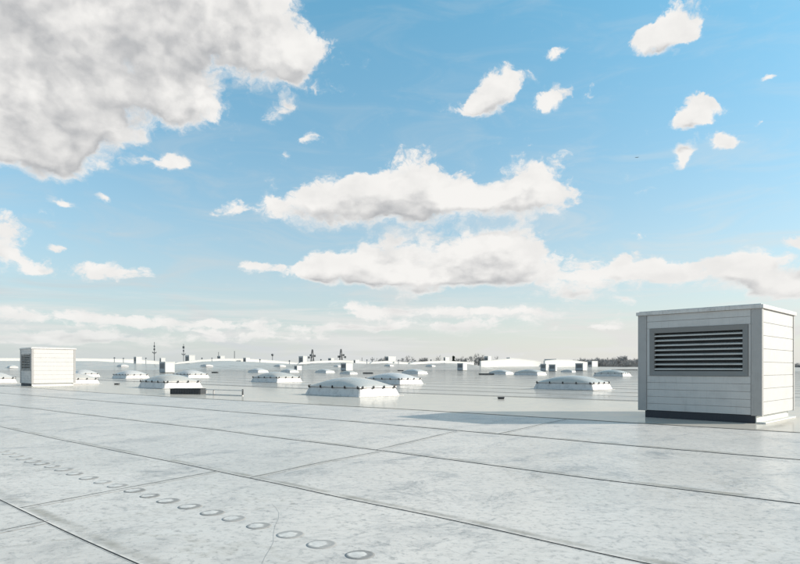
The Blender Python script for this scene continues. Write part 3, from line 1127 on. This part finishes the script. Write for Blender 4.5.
lattice(312.4, 349.4, 320, 1.9, 'left lattice tower on the skyline with small antennas', [(-1.9, 357.6), (1.3, 356.0), (-1.0, 355.4)])
lattice(341.0, 349.0, 320, 1.8, 'right lattice tower on the skyline with a small dish', [(1.4, 355.2), (2.3, 357.2), (-1.3, 356.8)])


# ------------------------------------------------------------------ winter trees
def make_bare_tree(seed, h=17.0, spread=1.0):
    rnd = random.Random(seed)
    root = empty('bare_tree')
    bmt, bmc = bmesh.new(), bmesh.new()

    def twig_cluster(p, dirv, size):
        for _ in range(9):
            v = (dirv + Vector((rnd.gauss(0, .5), rnd.gauss(0, .5), rnd.gauss(0.1, .4)))).normalized() * size * rnd.uniform(.5, 1.1)
            s = Vector((rnd.gauss(0, 1), rnd.gauss(0, 1), rnd.gauss(0, 1))).cross(v).normalized() * 0.045
            mid = p + v * 0.5 + Vector((rnd.gauss(0, .1), rnd.gauss(0, .1), 0.05)) * size
            a, b, c, d = (bmc.verts.new(q) for q in (p - s, p + s, mid + s * .8, mid - s * .8))
            e = bmc.verts.new(p + v)
            bmc.faces.new((a, b, c, d))
            bmc.faces.new((d, c, e))

    def branch(p, dirv, L, r, lvl):
        q = p + dirv * L
        tube(bmt if lvl < 2 else bmc, p, q, r, r * 0.6, 6 if lvl < 2 else 4)
        if lvl >= 4:
            twig_cluster(q, dirv, L * 0.9)
            return
        n = 3 if lvl else 4
        for i in range(n):
            an = rnd.uniform(0, 6.28)
            tilt = rnd.uniform(.35, .85) * spread
            s = dirv.orthogonal().normalized()
            s = Matrix.Rotation(an, 3, dirv) @ s
            nd = (dirv * math.cos(tilt) + s * math.sin(tilt))
            nd.z += 0.18
            nd.normalize()
            t = rnd.uniform(.65, 1.0)
            branch(p.lerp(q, t), nd, L * rnd.uniform(.58, .8), r * .52, lvl + 1)
        if lvl >= 2:
            twig_cluster(q, dirv, L * 0.8)
    branch(Vector((0, 0, 0)), Vector((rnd.gauss(0, .04), rnd.gauss(0, .04), 1)).normalized(), h * .30, h * .018, 0)
    build('trunk', bmt, M_BARK, root)
    build('crown', bmc, M_TWIG, root)
    return root


def make_conifer(seed, h=14.0):
    rnd = random.Random(seed)
    root = empty('conifer')
    bm = bmesh.new()
    tube(bm, (0, 0, 0), (0, 0, h), .22, .04, 6)
    build('trunk', bm, M_BARK, root)
    bm = bmesh.new()
    z = h * .12
    while z < h * .99:
        rr = (h - z) * .26 + .15
        for i in range(12):
            an = rnd.uniform(0, 6.28)
            L = rr * rnd.uniform(.6, 1.1)
            for k in range(5):
                t = rnd.uniform(.2, 1)
                p = Vector((math.cos(an) * L * t, math.sin(an) * L * t, z - L * t * .3 + rnd.uniform(-.1, .2)))
                s = .38 * rnd.uniform(.6, 1.2)
                a = Vector((rnd.gauss(0, 1), rnd.gauss(0, 1), rnd.gauss(0, .6))).normalized() * s
                b = Vector((rnd.gauss(0, 1), rnd.gauss(0, 1), rnd.gauss(0, .6))).normalized() * s
                bm.faces.new([bm.verts.new(q) for q in (p, p + a, p + a + b, p + b)])
        z += h * .035
    build('crown', bm, M_NEEDLE, root)
    return root


protos = [make_bare_tree(s, spread=sp) for s, sp in ((3, 1.0), (8, .85), (14, 1.1), (21, .7), (33, 1.0))]
first_used = [False] * 5


def tree_at(px, py_top, d, k, label, group, h0=17.0, wide=1.0):
    o = protos[k] if not first_used[k] else copy_tree(protos[k])
    first_used[k] = True
    X = (px - CX) / F * d
    top = EYE + (HY - py_top) / F * d + 9
    hh = PROTO_H[k]
    s = top / hh
    o.location = (X, d, -9)
    o.scale = (s * wide, s * wide, s)
    o.rotation_euler = (0, 0, random.uniform(0, 6.28))
    tag(o, label, 'tree', group)
    return o


PROTO_H = []
for p in protos:
    PROTO_H.append(max(v.co.z for ch in p.children for v in ch.data.vertices))
GSK = 'bare trees on the skyline'
for i, (px, top, w, lb) in enumerate([
        (377, 357.6, .7, 'low bare tree left of the square skyline vent box'),
        (383, 355.6, .8, 'bare tree touching the left side of the square skyline vent box'),
        (406, 355.2, .9, 'rounded bare tree standing alone right of the square vent box'),
        (424.5, 357.0, .8, 'low dark tree above the right end of the far slope'),
        (438, 356.6, .7, 'bare tree left of the white vent box by the conifer'),
        (442, 354.6, .7, 'thin tall bare tree right before the white vent box by the conifer'),
        (462.5, 355.4, .8, 'bare tree between the conifer and the tallest skyline tree'),
        (474.5, 353.0, 1.0, 'tallest bare tree on the skyline, left of the white gabled screen'),
        (480, 356.0, .8, 'bare tree right of the tallest skyline tree'),
        (494.5, 355.6, .8, 'bare tree right of the vent box behind the white gabled screen'),
        (401, 358.2, .6, 'tiny bare tree right of the square skyline vent box'),
        (418.5, 358.6, .6, 'smallest low tree left of the low dark tree')]):
    tree_at(px, top - 0.8, 290 + (i * 37) % 40, i % 5, lb, GSK, wide=w)
con = make_conifer(5)
d = 300
con.location = ((453.5 - CX) / F * d, d, -9)
s = (EYE + (HY - 355.6) / F * d + 9) / 14.0
con.scale = (s * 0.9, s * 0.9, s)
tag(con, 'dark cone-shaped conifer on the skyline right of a white vent box', 'tree')
# woodland at the right, every tree its own
WOODS = []
px = 576.0
rw = random.Random(5)
while px < 642:
    WOODS.append((px, rw.uniform(356.2, 359.6), rw.uniform(330, 350)))
    WOODS.append((px + rw.uniform(-1, 1), rw.uniform(357.6, 361.0), rw.uniform(300, 325)))
    px += rw.uniform(2.3, 3.3)
for x in (792, 796, 800, 804, 809):
    WOODS.append((x, rw.uniform(360, 363), rw.uniform(330, 350)))
    WOODS.append((x + 1.5, rw.uniform(361, 364), rw.uniform(300, 325)))
WOODS += [(624, 354.4, 340), (618, 355.4, 336), (610, 356, 338)]
for i, (px, top, d) in enumerate(WOODS):
    lb = 'bare grey winter tree in the woodland left of the large housing' if px < 700 else 'bare grey winter tree seen past the right edge of the large housing'
    tree_at(px, top, d, (i * 3 + i // 4) % 5, lb, 'woodland trees left of the large housing' if px < 700 else 'woodland trees right of the large housing', wide=.9)
for i, f in enumerate(first_used):
    if not f:
        raise RuntimeError('unused tree')
# scrub under the woodland, one mass nobody could count
bm = bmesh.new()
rs = random.Random(4)
for _ in range(9000):
    px = rs.uniform(560, 850)
    d = rs.uniform(296, 352)
    z = -9 + 8.6 * rs.random() ** 0.8 + (1.2 if d > 325 else 0) * rs.random()
    p = Vector(((px - CX) / F * d, d, z))
    a = Vector((rs.gauss(0, 1), rs.gauss(0, 1), abs(rs.gauss(0, 1.4)))).normalized() * rs.uniform(.6, 1.5)
    b = a.cross(Vector((rs.gauss(0, 1), rs.gauss(0, 1), rs.gauss(0, 1)))).normalized() * .07
    bm.faces.new([bm.verts.new(q) for q in (p - b, p + b, p + a)])
o = build('undergrowth', bm, M_TWIG)
tag(o, 'grey leafless scrub filling the foot of the woodland', 'undergrowth', kind='stuff')

# ------------------------------------------------------------------ bird
d = 60.0
bp = Vector(((637 - CX) / F * d, d, EYE + (HY - 157.5) / F * d))
root = empty('bird', bp, R(70))
root.scale = (0.5, 0.5, 0.5)
bm = bmesh.new()
prof = [(-0.22, .005), (-.14, .03), (-.05, .055), (.04, .055), (.12, .035), (.16, .032), (.20, .012), (.23, .003)]
prev = None
for x, r in prof:
    ring = [bm.verts.new((x, r * math.cos(i * math.pi / 4), r * .85 * math.sin(i * math.pi / 4))) for i in range(8)]
    if prev:
        for i in range(8):
            j = (i + 1) % 8
            bm.faces.new((prev[i], prev[j], ring[j], ring[i]))
    else:
        bm.faces.new(ring[::-1])
    prev = ring
bm.faces.new(prev)
for s in (-1, 1):      # wings
    pts = [(.08, .04, .02), (.10, .2, .09), (.04, .42, .06), (-.06, .30, .07), (-.08, .12, .05), (-.06, .04, .02)]
    up = [bm.verts.new((x, s * y, z)) for x, y, z in pts]
    dn = [bm.verts.new((x, s * y, z - .012)) for x, y, z in pts]
    bm.faces.new(up)
    bm.faces.new(dn[::-1])
    for i in range(6):
        j = (i + 1) % 6
        bm.faces.new((up[i], dn[i], dn[j], up[j]))
t = [bm.verts.new(p) for p in ((-.2, -.02, 0), (-.2, .02, 0), (-.34, .06, .005), (-.34, -.06, .005))]
bm.faces.new(t)
bb = build('body', bm, M_BIRD, root)
tag(root, 'tiny dark bird flying high in the blue sky', 'bird')

# ------------------------------------------------------------------ sun and sky
SUN_EL, SUN_AZ = R(23.3), R(90.0)       # azimuth from +Y towards +X
sd = bpy.data.lights.new('sun', 'SUN')
sd.energy = 5.0
sd.angle = R(0.53)
sd.color = (1.0, 0.93, 0.83)
so = bpy.data.objects.new('sun', sd)
COL.objects.link(so)
tos = Vector((math.sin(SUN_AZ) * math.cos(SUN_EL), math.cos(SUN_AZ) * math.cos(SUN_EL), math.sin(SUN_EL)))
so.rotation_euler = tos.to_track_quat('Z', 'Y').to_euler()
so.location = (60, 0, 40)

W = bpy.data.worlds.new('World')
scene.world = W
W.use_nodes = True
nt = NT(W.node_tree)
bg = nt.n['Background']
W.cycles.sampling_method = 'MANUAL'
W.cycles.sample_map_resolution = 512
STR = 0.117
bg.inputs['Strength'].default_value = STR

CLOUDS = [  # centre x, y, half width, half height, tilt (deg, anticlockwise), strength  (bearings read off the photograph)
    # great bank, upper left
    (15, 50, 130, 95, 0, 1.2), (110, 40, 120, 78, 0, 1.1), (48, 128, 62, 46, 0, 1.0), (20, 140, 60, 34, 0, .9), (150, 82, 70, 40, 0, 1.0), (235, 36, 88, 48, 0, 1.1), (280, 70, 44, 22, 0, 1.0),
    (196, 104, 40, 22, 0, .9), (0, 110, 80, 55, 0, 1.0), (60, -40, 200, 60, 0, 1.0), (-120, 60, 140, 120, 0, 1.1), (205, -20, 90, 40, 0, 1.0), (298, 44, 22, 12, 0, .7), (90, 140, 34, 22, 0, .8),
    # upper centre bank
    (275, 213, 18, 9, 0, .8), (312, 208, 32, 14, 0, .9), (345, 200, 34, 18, 0, 1.0), (408, 178, 44, 28, 0, 1.15), (402, 212, 34, 18, 0, .9), (462, 194, 60, 24, 0, 1.1), (540, 186, 42, 31, 0, 1.15), (500, 202, 60, 18, 0, 1.0), (375, 196, 40, 18, 0, .9),
    # lower centre bank
    (345, 265, 56, 20, 0, 1.05), (425, 260, 85, 25, 0, 1.1), (508, 259, 58, 26, 0, 1.1), (498, 242, 34, 16, 0, .95), (320, 274, 34, 9, 0, .9), (440, 277, 110, 11, 0, 1.0),
    # lower right bank
    (600, 275, 56, 15, 0, 1.0), (655, 266, 44, 15, 0, 1.05), (705, 276, 76, 15, 0, 1.05), (742, 260, 26, 11, 0, .9), (768, 283, 32, 10, 0, .9), (820, 285, 60, 16, 0, 1), (812, 250, 26, 14, 0, .9),
    # small ones, upper right
    (476, 101, 18, 11, 0, .95), (493, 93, 20, 15, 0, 1.0), (510, 79, 16, 12, 0, .95), (464, 108, 8, 4, 0, .7), (535, 104, 15, 6, 0, .9), (553, 99, 15, 7, 0, .9),
    (654, 42, 15, 10, 0, .95), (671, 40, 20, 15, 0, 1.0), (686, 24, 16, 15, 0, 1.0), (643, 35, 10, 6, 0, .8), (560, 58, 8, 5, 0, .75), (569, 50, 7, 5, 0, .75),
    (704, 105, 18, 9, 0, .9), (720, 99, 13, 6, 0, .85), (690, 122, 17, 6, 0, .85), (713, 117, 9, 5, 0, .75), (722, 142, 15, 10, 0, .9), (738, 133, 15, 10, 0, .95), (766, 119, 9, 4, 0, .7),
    (675, 161, 10, 7, 0, .85), (684, 152, 9, 7, 0, .85), (761, 78, 9, 4, 0, .7), (785, 240, 14, 5, 0, .7), (640, 236, 8, 4, 0, .6),
    # small ones, left
    (157, 160, 15, 9, 0, .85), (176, 156, 14, 8, 0, .85), (276, 118, 10, 7, 0, .72), (288, 105, 10, 7, 0, .72), (304, 135, 14, 5, 0, .7), (321, 93, 12, 9, 0, .68), (281, 154, 8, 6, 0, .7),
    (60, 203, 18, 4, 0, .75), (102, 197, 8, 4, 0, .6), (235, 214, 19, 6, 0, .8), (260, 268, 15, 5, 0, .75),
    (2, 234, 24, 14, 0, .9), (4, 256, 30, 9, 0, .9), (36, 268, 16, 5, 0, .75), (53, 248, 12, 4, 0, .7), (82, 267, 24, 7, 0, .85), (112, 273, 32, 6, 0, .9),
    # low bands
    (400, 311, 88, 8, 0, 1.1), (525, 313, 76, 7, 0, 1.05), (455, 326, 84, 7, 0, 1.0), (575, 293, 26, 7, 0, .85), (620, 300, 18, 5, 0, .75), (600, 325, 44, 6, 0, .85), (735, 318, 70, 6, 0, .75), (340, 326, 50, 5, 0, .85), (320, 265, 20, 8, 0, .7), (410, 293, 24, 5, 0, .7),
    (60, 317, 110, 9, 0, .95), (200, 325, 130, 7, 0, .95), (20, 334, 130, 8, 0, .9), (280, 337, 120, 6, 0, .8), (110, 341, 160, 5, 0, .8),
]


def az_el(px, py):
    x, z = (px - CX) / F, (HY - py) / F
    return math.atan2(x, 1), math.atan2(z, math.hypot(x, 1))


def cloud_group():
    g = bpy.data.node_groups.new('cloud_density', 'ShaderNodeTree')
    g.interface.new_socket('P', in_out='INPUT', socket_type='NodeSocketVector')
    g.interface.new_socket('D', in_out='OUTPUT', socket_type='NodeSocketFloat')
    g.interface.new_socket('S', in_out='OUTPUT', socket_type='NodeSocketFloat')
    q = NT(g)
    gi = q.node('NodeGroupInput').outputs[0]
    go = q.node('NodeGroupOutput')
    sep = q.node('ShaderNodeSeparateXYZ')
    q.l.new(gi, sep.inputs[0])
    el = q.math('MAXIMUM', sep.outputs[1], 0.0)
    gel = q.math('MULTIPLY', q.math('POWER', q.math('ADD', el, 0.015), 0.72), 1.4)
    com = q.node('ShaderNodeCombineXYZ')
    q.l.new(sep.outputs[0], com.inputs[0])
    q.l.new(gel, com.inputs[1])
    Q = com.outputs[0]
    # puffed outlines: big and small warps of the direction
    w1 = q.vmath('SUBTRACT', q.noise(Q, 9.0, 2, 0.5, color=True, dim='2D'), (0.5, 0.5, 0.5))
    w2 = q.vmath('SUBTRACT', q.noise(Q, 34.0, 4, 0.6, color=True, dim='2D'), (0.5, 0.5, 0.5))
    amp = q.ramp(el, 0.0, 0.5, 0.35, 1.0, False)
    P = q.vmath('ADD', gi, q.vmath('MULTIPLY', q.vmath('SCALE', w1, s=amp), (0.075, 0.050, 0)))
    P = q.vmath('ADD', P, q.vmath('MULTIPLY', q.vmath('SCALE', w2, s=amp), (0.022, 0.018, 0)))
    cur = None
    for ci, (x, y, rx, ry, rot, st) in enumerate(CLOUDS):
        if ci and ci % 14 == 0:      # keeps the shader stack small: the next batch waits for this one
            P = q.vmath('ADD', P, q.vmath('SCALE', w2, s=q.math('MULTIPLY', cur, 1e-9)))
        a, e = az_el(x, y)
        ra = (az_el(x + rx, y)[0] - az_el(x - rx, y)[0]) / 2 * 1.5
        re = (az_el(x, y - ry)[1] - az_el(x, y + ry)[1]) / 2 * 1.55
        if rx < 40:
            ra, re, st = ra * 1.18, re * 1.22, st * 1.08
        else:
            ra, re = ra * 0.92, re * 0.90
        if rot:
            m = q.mapping(P, (a, e, 0), (0, 0, R(rot)), (ra, re, 1), 'TEXTURE')
        else:
            mn = q.node('ShaderNodeVectorMath', operation='MULTIPLY_ADD')
            q.l.new(P, mn.inputs[0])
            mn.inputs[1].default_value = (1 / ra, 1 / re, 1)
            mn.inputs[2].default_value = (-a / ra, -e / re, 0)
            m = mn.outputs[0]
        gt = q.node('ShaderNodeTexGradient', gradient_type='SPHERICAL')
        q.l.new(m, gt.inputs[0])
        v = gt.outputs['Fac']
        if st != 1.0:
            v = q.math('MULTIPLY', v, st)
        cur = v if cur is None else q.math('ADD', cur, v)
    # the rest of the sky, away from what the photograph shows: unseen cloud, cover and tone set for neutral fill light
    away = q.math('MAXIMUM', q.ramp(q.math('ABSOLUTE', sep.outputs[0]), 0.72, 1.0), q.ramp(el, 0.62, 0.85))
    rest = q.math('MULTIPLY', q.ramp(q.noise(Q, 3.2, 3, 0.5, dim='2D'), 0.45, 0.67, 0, 0.9), away)
    cur = q.math('MAXIMUM', cur, rest)
    E = q.ramp(cur, 0.0, 1.35, 0.0, 1.35, False)
    f1 = q.noise(Q, 11.0, 12, 0.62, 0.0, dim='2D')
    def billow(scale, detail, rough, wob):
        vo = q.node('ShaderNodeTexVoronoi', voronoi_dimensions='2D', feature='F1')
        vo.normalize = False
        q.l.new(q.vmath('ADD', Q, q.vmath('ADD', q.vmath('SCALE', w1, s=wob), q.vmath('SCALE', w2, s=wob * 0.6))), vo.inputs['Vector'])
        vo.inputs['Scale'].default_value = scale
        vo.inputs['Detail'].default_value = detail
        vo.inputs['Roughness'].default_value = rough
        vo.inputs['Lacunarity'].default_value = 2.3
        return vo.outputs['Distance']
    puff = q.math('SUBTRACT', 0.79, billow(21.0, 4.0, 0.55, 0.05))
    D = q.math('ADD', E, q.math('MULTIPLY', q.math('SUBTRACT', f1, 0.5), 1.0))
    D = q.math('ADD', D, q.math('MULTIPLY', puff, 0.60))
    q.l.new(D, go.inputs[0])
    # the same body without its finest detail, for the shading
    f2 = q.noise(Q, 11.0, 3.0, 0.55, 0.0, dim='2D')
    S = q.math('ADD', E, q.math('MULTIPLY', q.math('SUBTRACT', f2, 0.5), 0.8))
    S = q.math('ADD', S, q.math('MULTIPLY', q.math('SUBTRACT', 0.62, billow(21.0, 1.0, 0.5, 0.05)), 0.45))
    q.l.new(S, go.inputs[1])
    return g


tc = nt.node('ShaderNodeTexCoord').outputs['Generated']
sky = nt.node('ShaderNodeTexSky', sky_type='NISHITA')
sky.sun_disc = False
sky.sun_elevation = SUN_EL
sky.sun_rotation = SUN_AZ
sky.altitude = 200
sky.air_density = 1.0
sky.dust_density = 0.6
sky.ozone_density = 2.2
sepd = nt.node('ShaderNodeSeparateXYZ')
nt.l.new(nt.vmath('NORMALIZE', tc), sepd.inputs[0])
az = nt.math('ARCTAN2', sepd.outputs[0], sepd.outputs[1])
el = nt.math('ARCSINE', sepd.outputs[2])
com = nt.node('ShaderNodeCombineXYZ')
nt.l.new(az, com.inputs[0])
nt.l.new(el, com.inputs[1])
P = com.outputs[0]
CG = cloud_group()
g1 = nt.node('ShaderNodeGroup', node_tree=CG)
nt.l.new(P, g1.inputs[0])
g2 = nt.node('ShaderNodeGroup', node_tree=CG)
nt.l.new(nt.vmath('ADD', P, (0.014, 0.032, 0)), g2.inputs[0])
D, S1, S2 = g1.outputs[0], g1.outputs[1], g2.outputs[1]
lit = nt.ramp(nt.math('SUBTRACT', S1, S2), -0.72, 0.66)
crisp = nt.ramp(D, 0.30, 0.72)
soft = nt.ramp(D, 0.14, 0.95)
mask = nt.math('ADD', nt.math('MULTIPLY', crisp, lit), nt.math('MULTIPLY', soft, nt.math('SUBTRACT', 1.0, lit)))
thick = nt.ramp(S1, 0.50, 1.5)
# sun-side edges of a cloud are white, its thick lee side is grey
K = 1.0 / STR / 1.283
bright, grey = (0.925 * K, 0.91 * K, 0.885 * K), (0.47 * K, 0.48 * K, 0.495 * K)
bil = nt.noise(nt.mapping(P, scale=(1, 2.0, 1)), 5.0, 3, 0.45, 0.3, dim='2D')
sh = nt.math('MULTIPLY', nt.math('SUBTRACT', 1.0, lit), nt.ramp(thick, 0.0, 0.6, 0.10, 1.35))
sh = nt.math('ADD', sh, nt.math('MULTIPLY', thick, nt.ramp(bil, 0.35, 0.65, -0.12, 0.12)))
fine_b = nt.noise(nt.mapping(P, scale=(1, 1.5, 1)), 16.0, 4, 0.55, 0.0, dim='2D')
sh = nt.math('ADD', nt.math('MULTIPLY', sh, 0.70), nt.ramp(fine_b, 0.35, 0.70, 0.0, 0.16), clamp=True)
cc = nt.mix(sh, bright, grey)
skyc = nt.mix(1.0, sky.outputs[0], nt.mix(nt.ramp(el, 0.0, 0.55, 0, 1, False), (1.03, 0.98, 0.93), (1.02, 1.80, 1.60)), 'MULTIPLY')
# milky air towards the horizon, with faint veils
veiln = nt.noise(nt.mapping(P, scale=(2.2, 9.0, 1), rot=(0, 0, R(6))), 2.6, 6, 0.6, 0.6, dim='2D')
hz = nt.math('POWER', 2.718, nt.math('MULTIPLY', nt.math('MAXIMUM', el, 0.0), -5.8))
hz = nt.math('ADD', nt.math('MULTIPLY', hz, 0.97), nt.math('MULTIPLY', nt.ramp(veiln, 0.42, 0.8, 0, 0.38), nt.ramp(el, 0.02, 0.5, 1.0, 0.35)), clamp=True)
hazec = nt.mix(nt.ramp(az, -0.7, 0.4), (0.59 * K, 0.645 * K, 0.675 * K), (0.765 * K, 0.765 * K, 0.74 * K))
air = nt.mix(hz, skyc, hazec)
layer = nt.noise(nt.mapping(P, scale=(1.6, 26.0, 1)), 2.4, 8, 0.62, 0.4, dim='2D')
band = nt.math('MULTIPLY', nt.ramp(el, 0.012, 0.04), nt.ramp(el, 0.07, 0.15, 1, 0))
air = nt.mix(nt.math('MULTIPLY', nt.ramp(layer, 0.42, 0.66, 0, 0.62), band), air, (0.80 * K, 0.80 * K, 0.785 * K))
low = nt.ramp(el, 0.0, 0.10, 0.5, 1.0)      # far clouds sink into that air
full = nt.mix(nt.math('MULTIPLY', mask, low), air, cc)
nt.set(bg.inputs['Color'], full)

scene.view_settings.view_transform = 'Standard'
scene.view_settings.look = 'None'
scene.view_settings.exposure = 0.36
scene.view_settings.gamma = 1.0
scene.view_settings.use_curve_mapping = False
scene.render.engine = 'CYCLES'
scene.cycles.use_denoising = True
scene.cycles.max_bounces = 6
scene.cycles.diffuse_bounces = 3
scene.cycles.glossy_bounces = 3
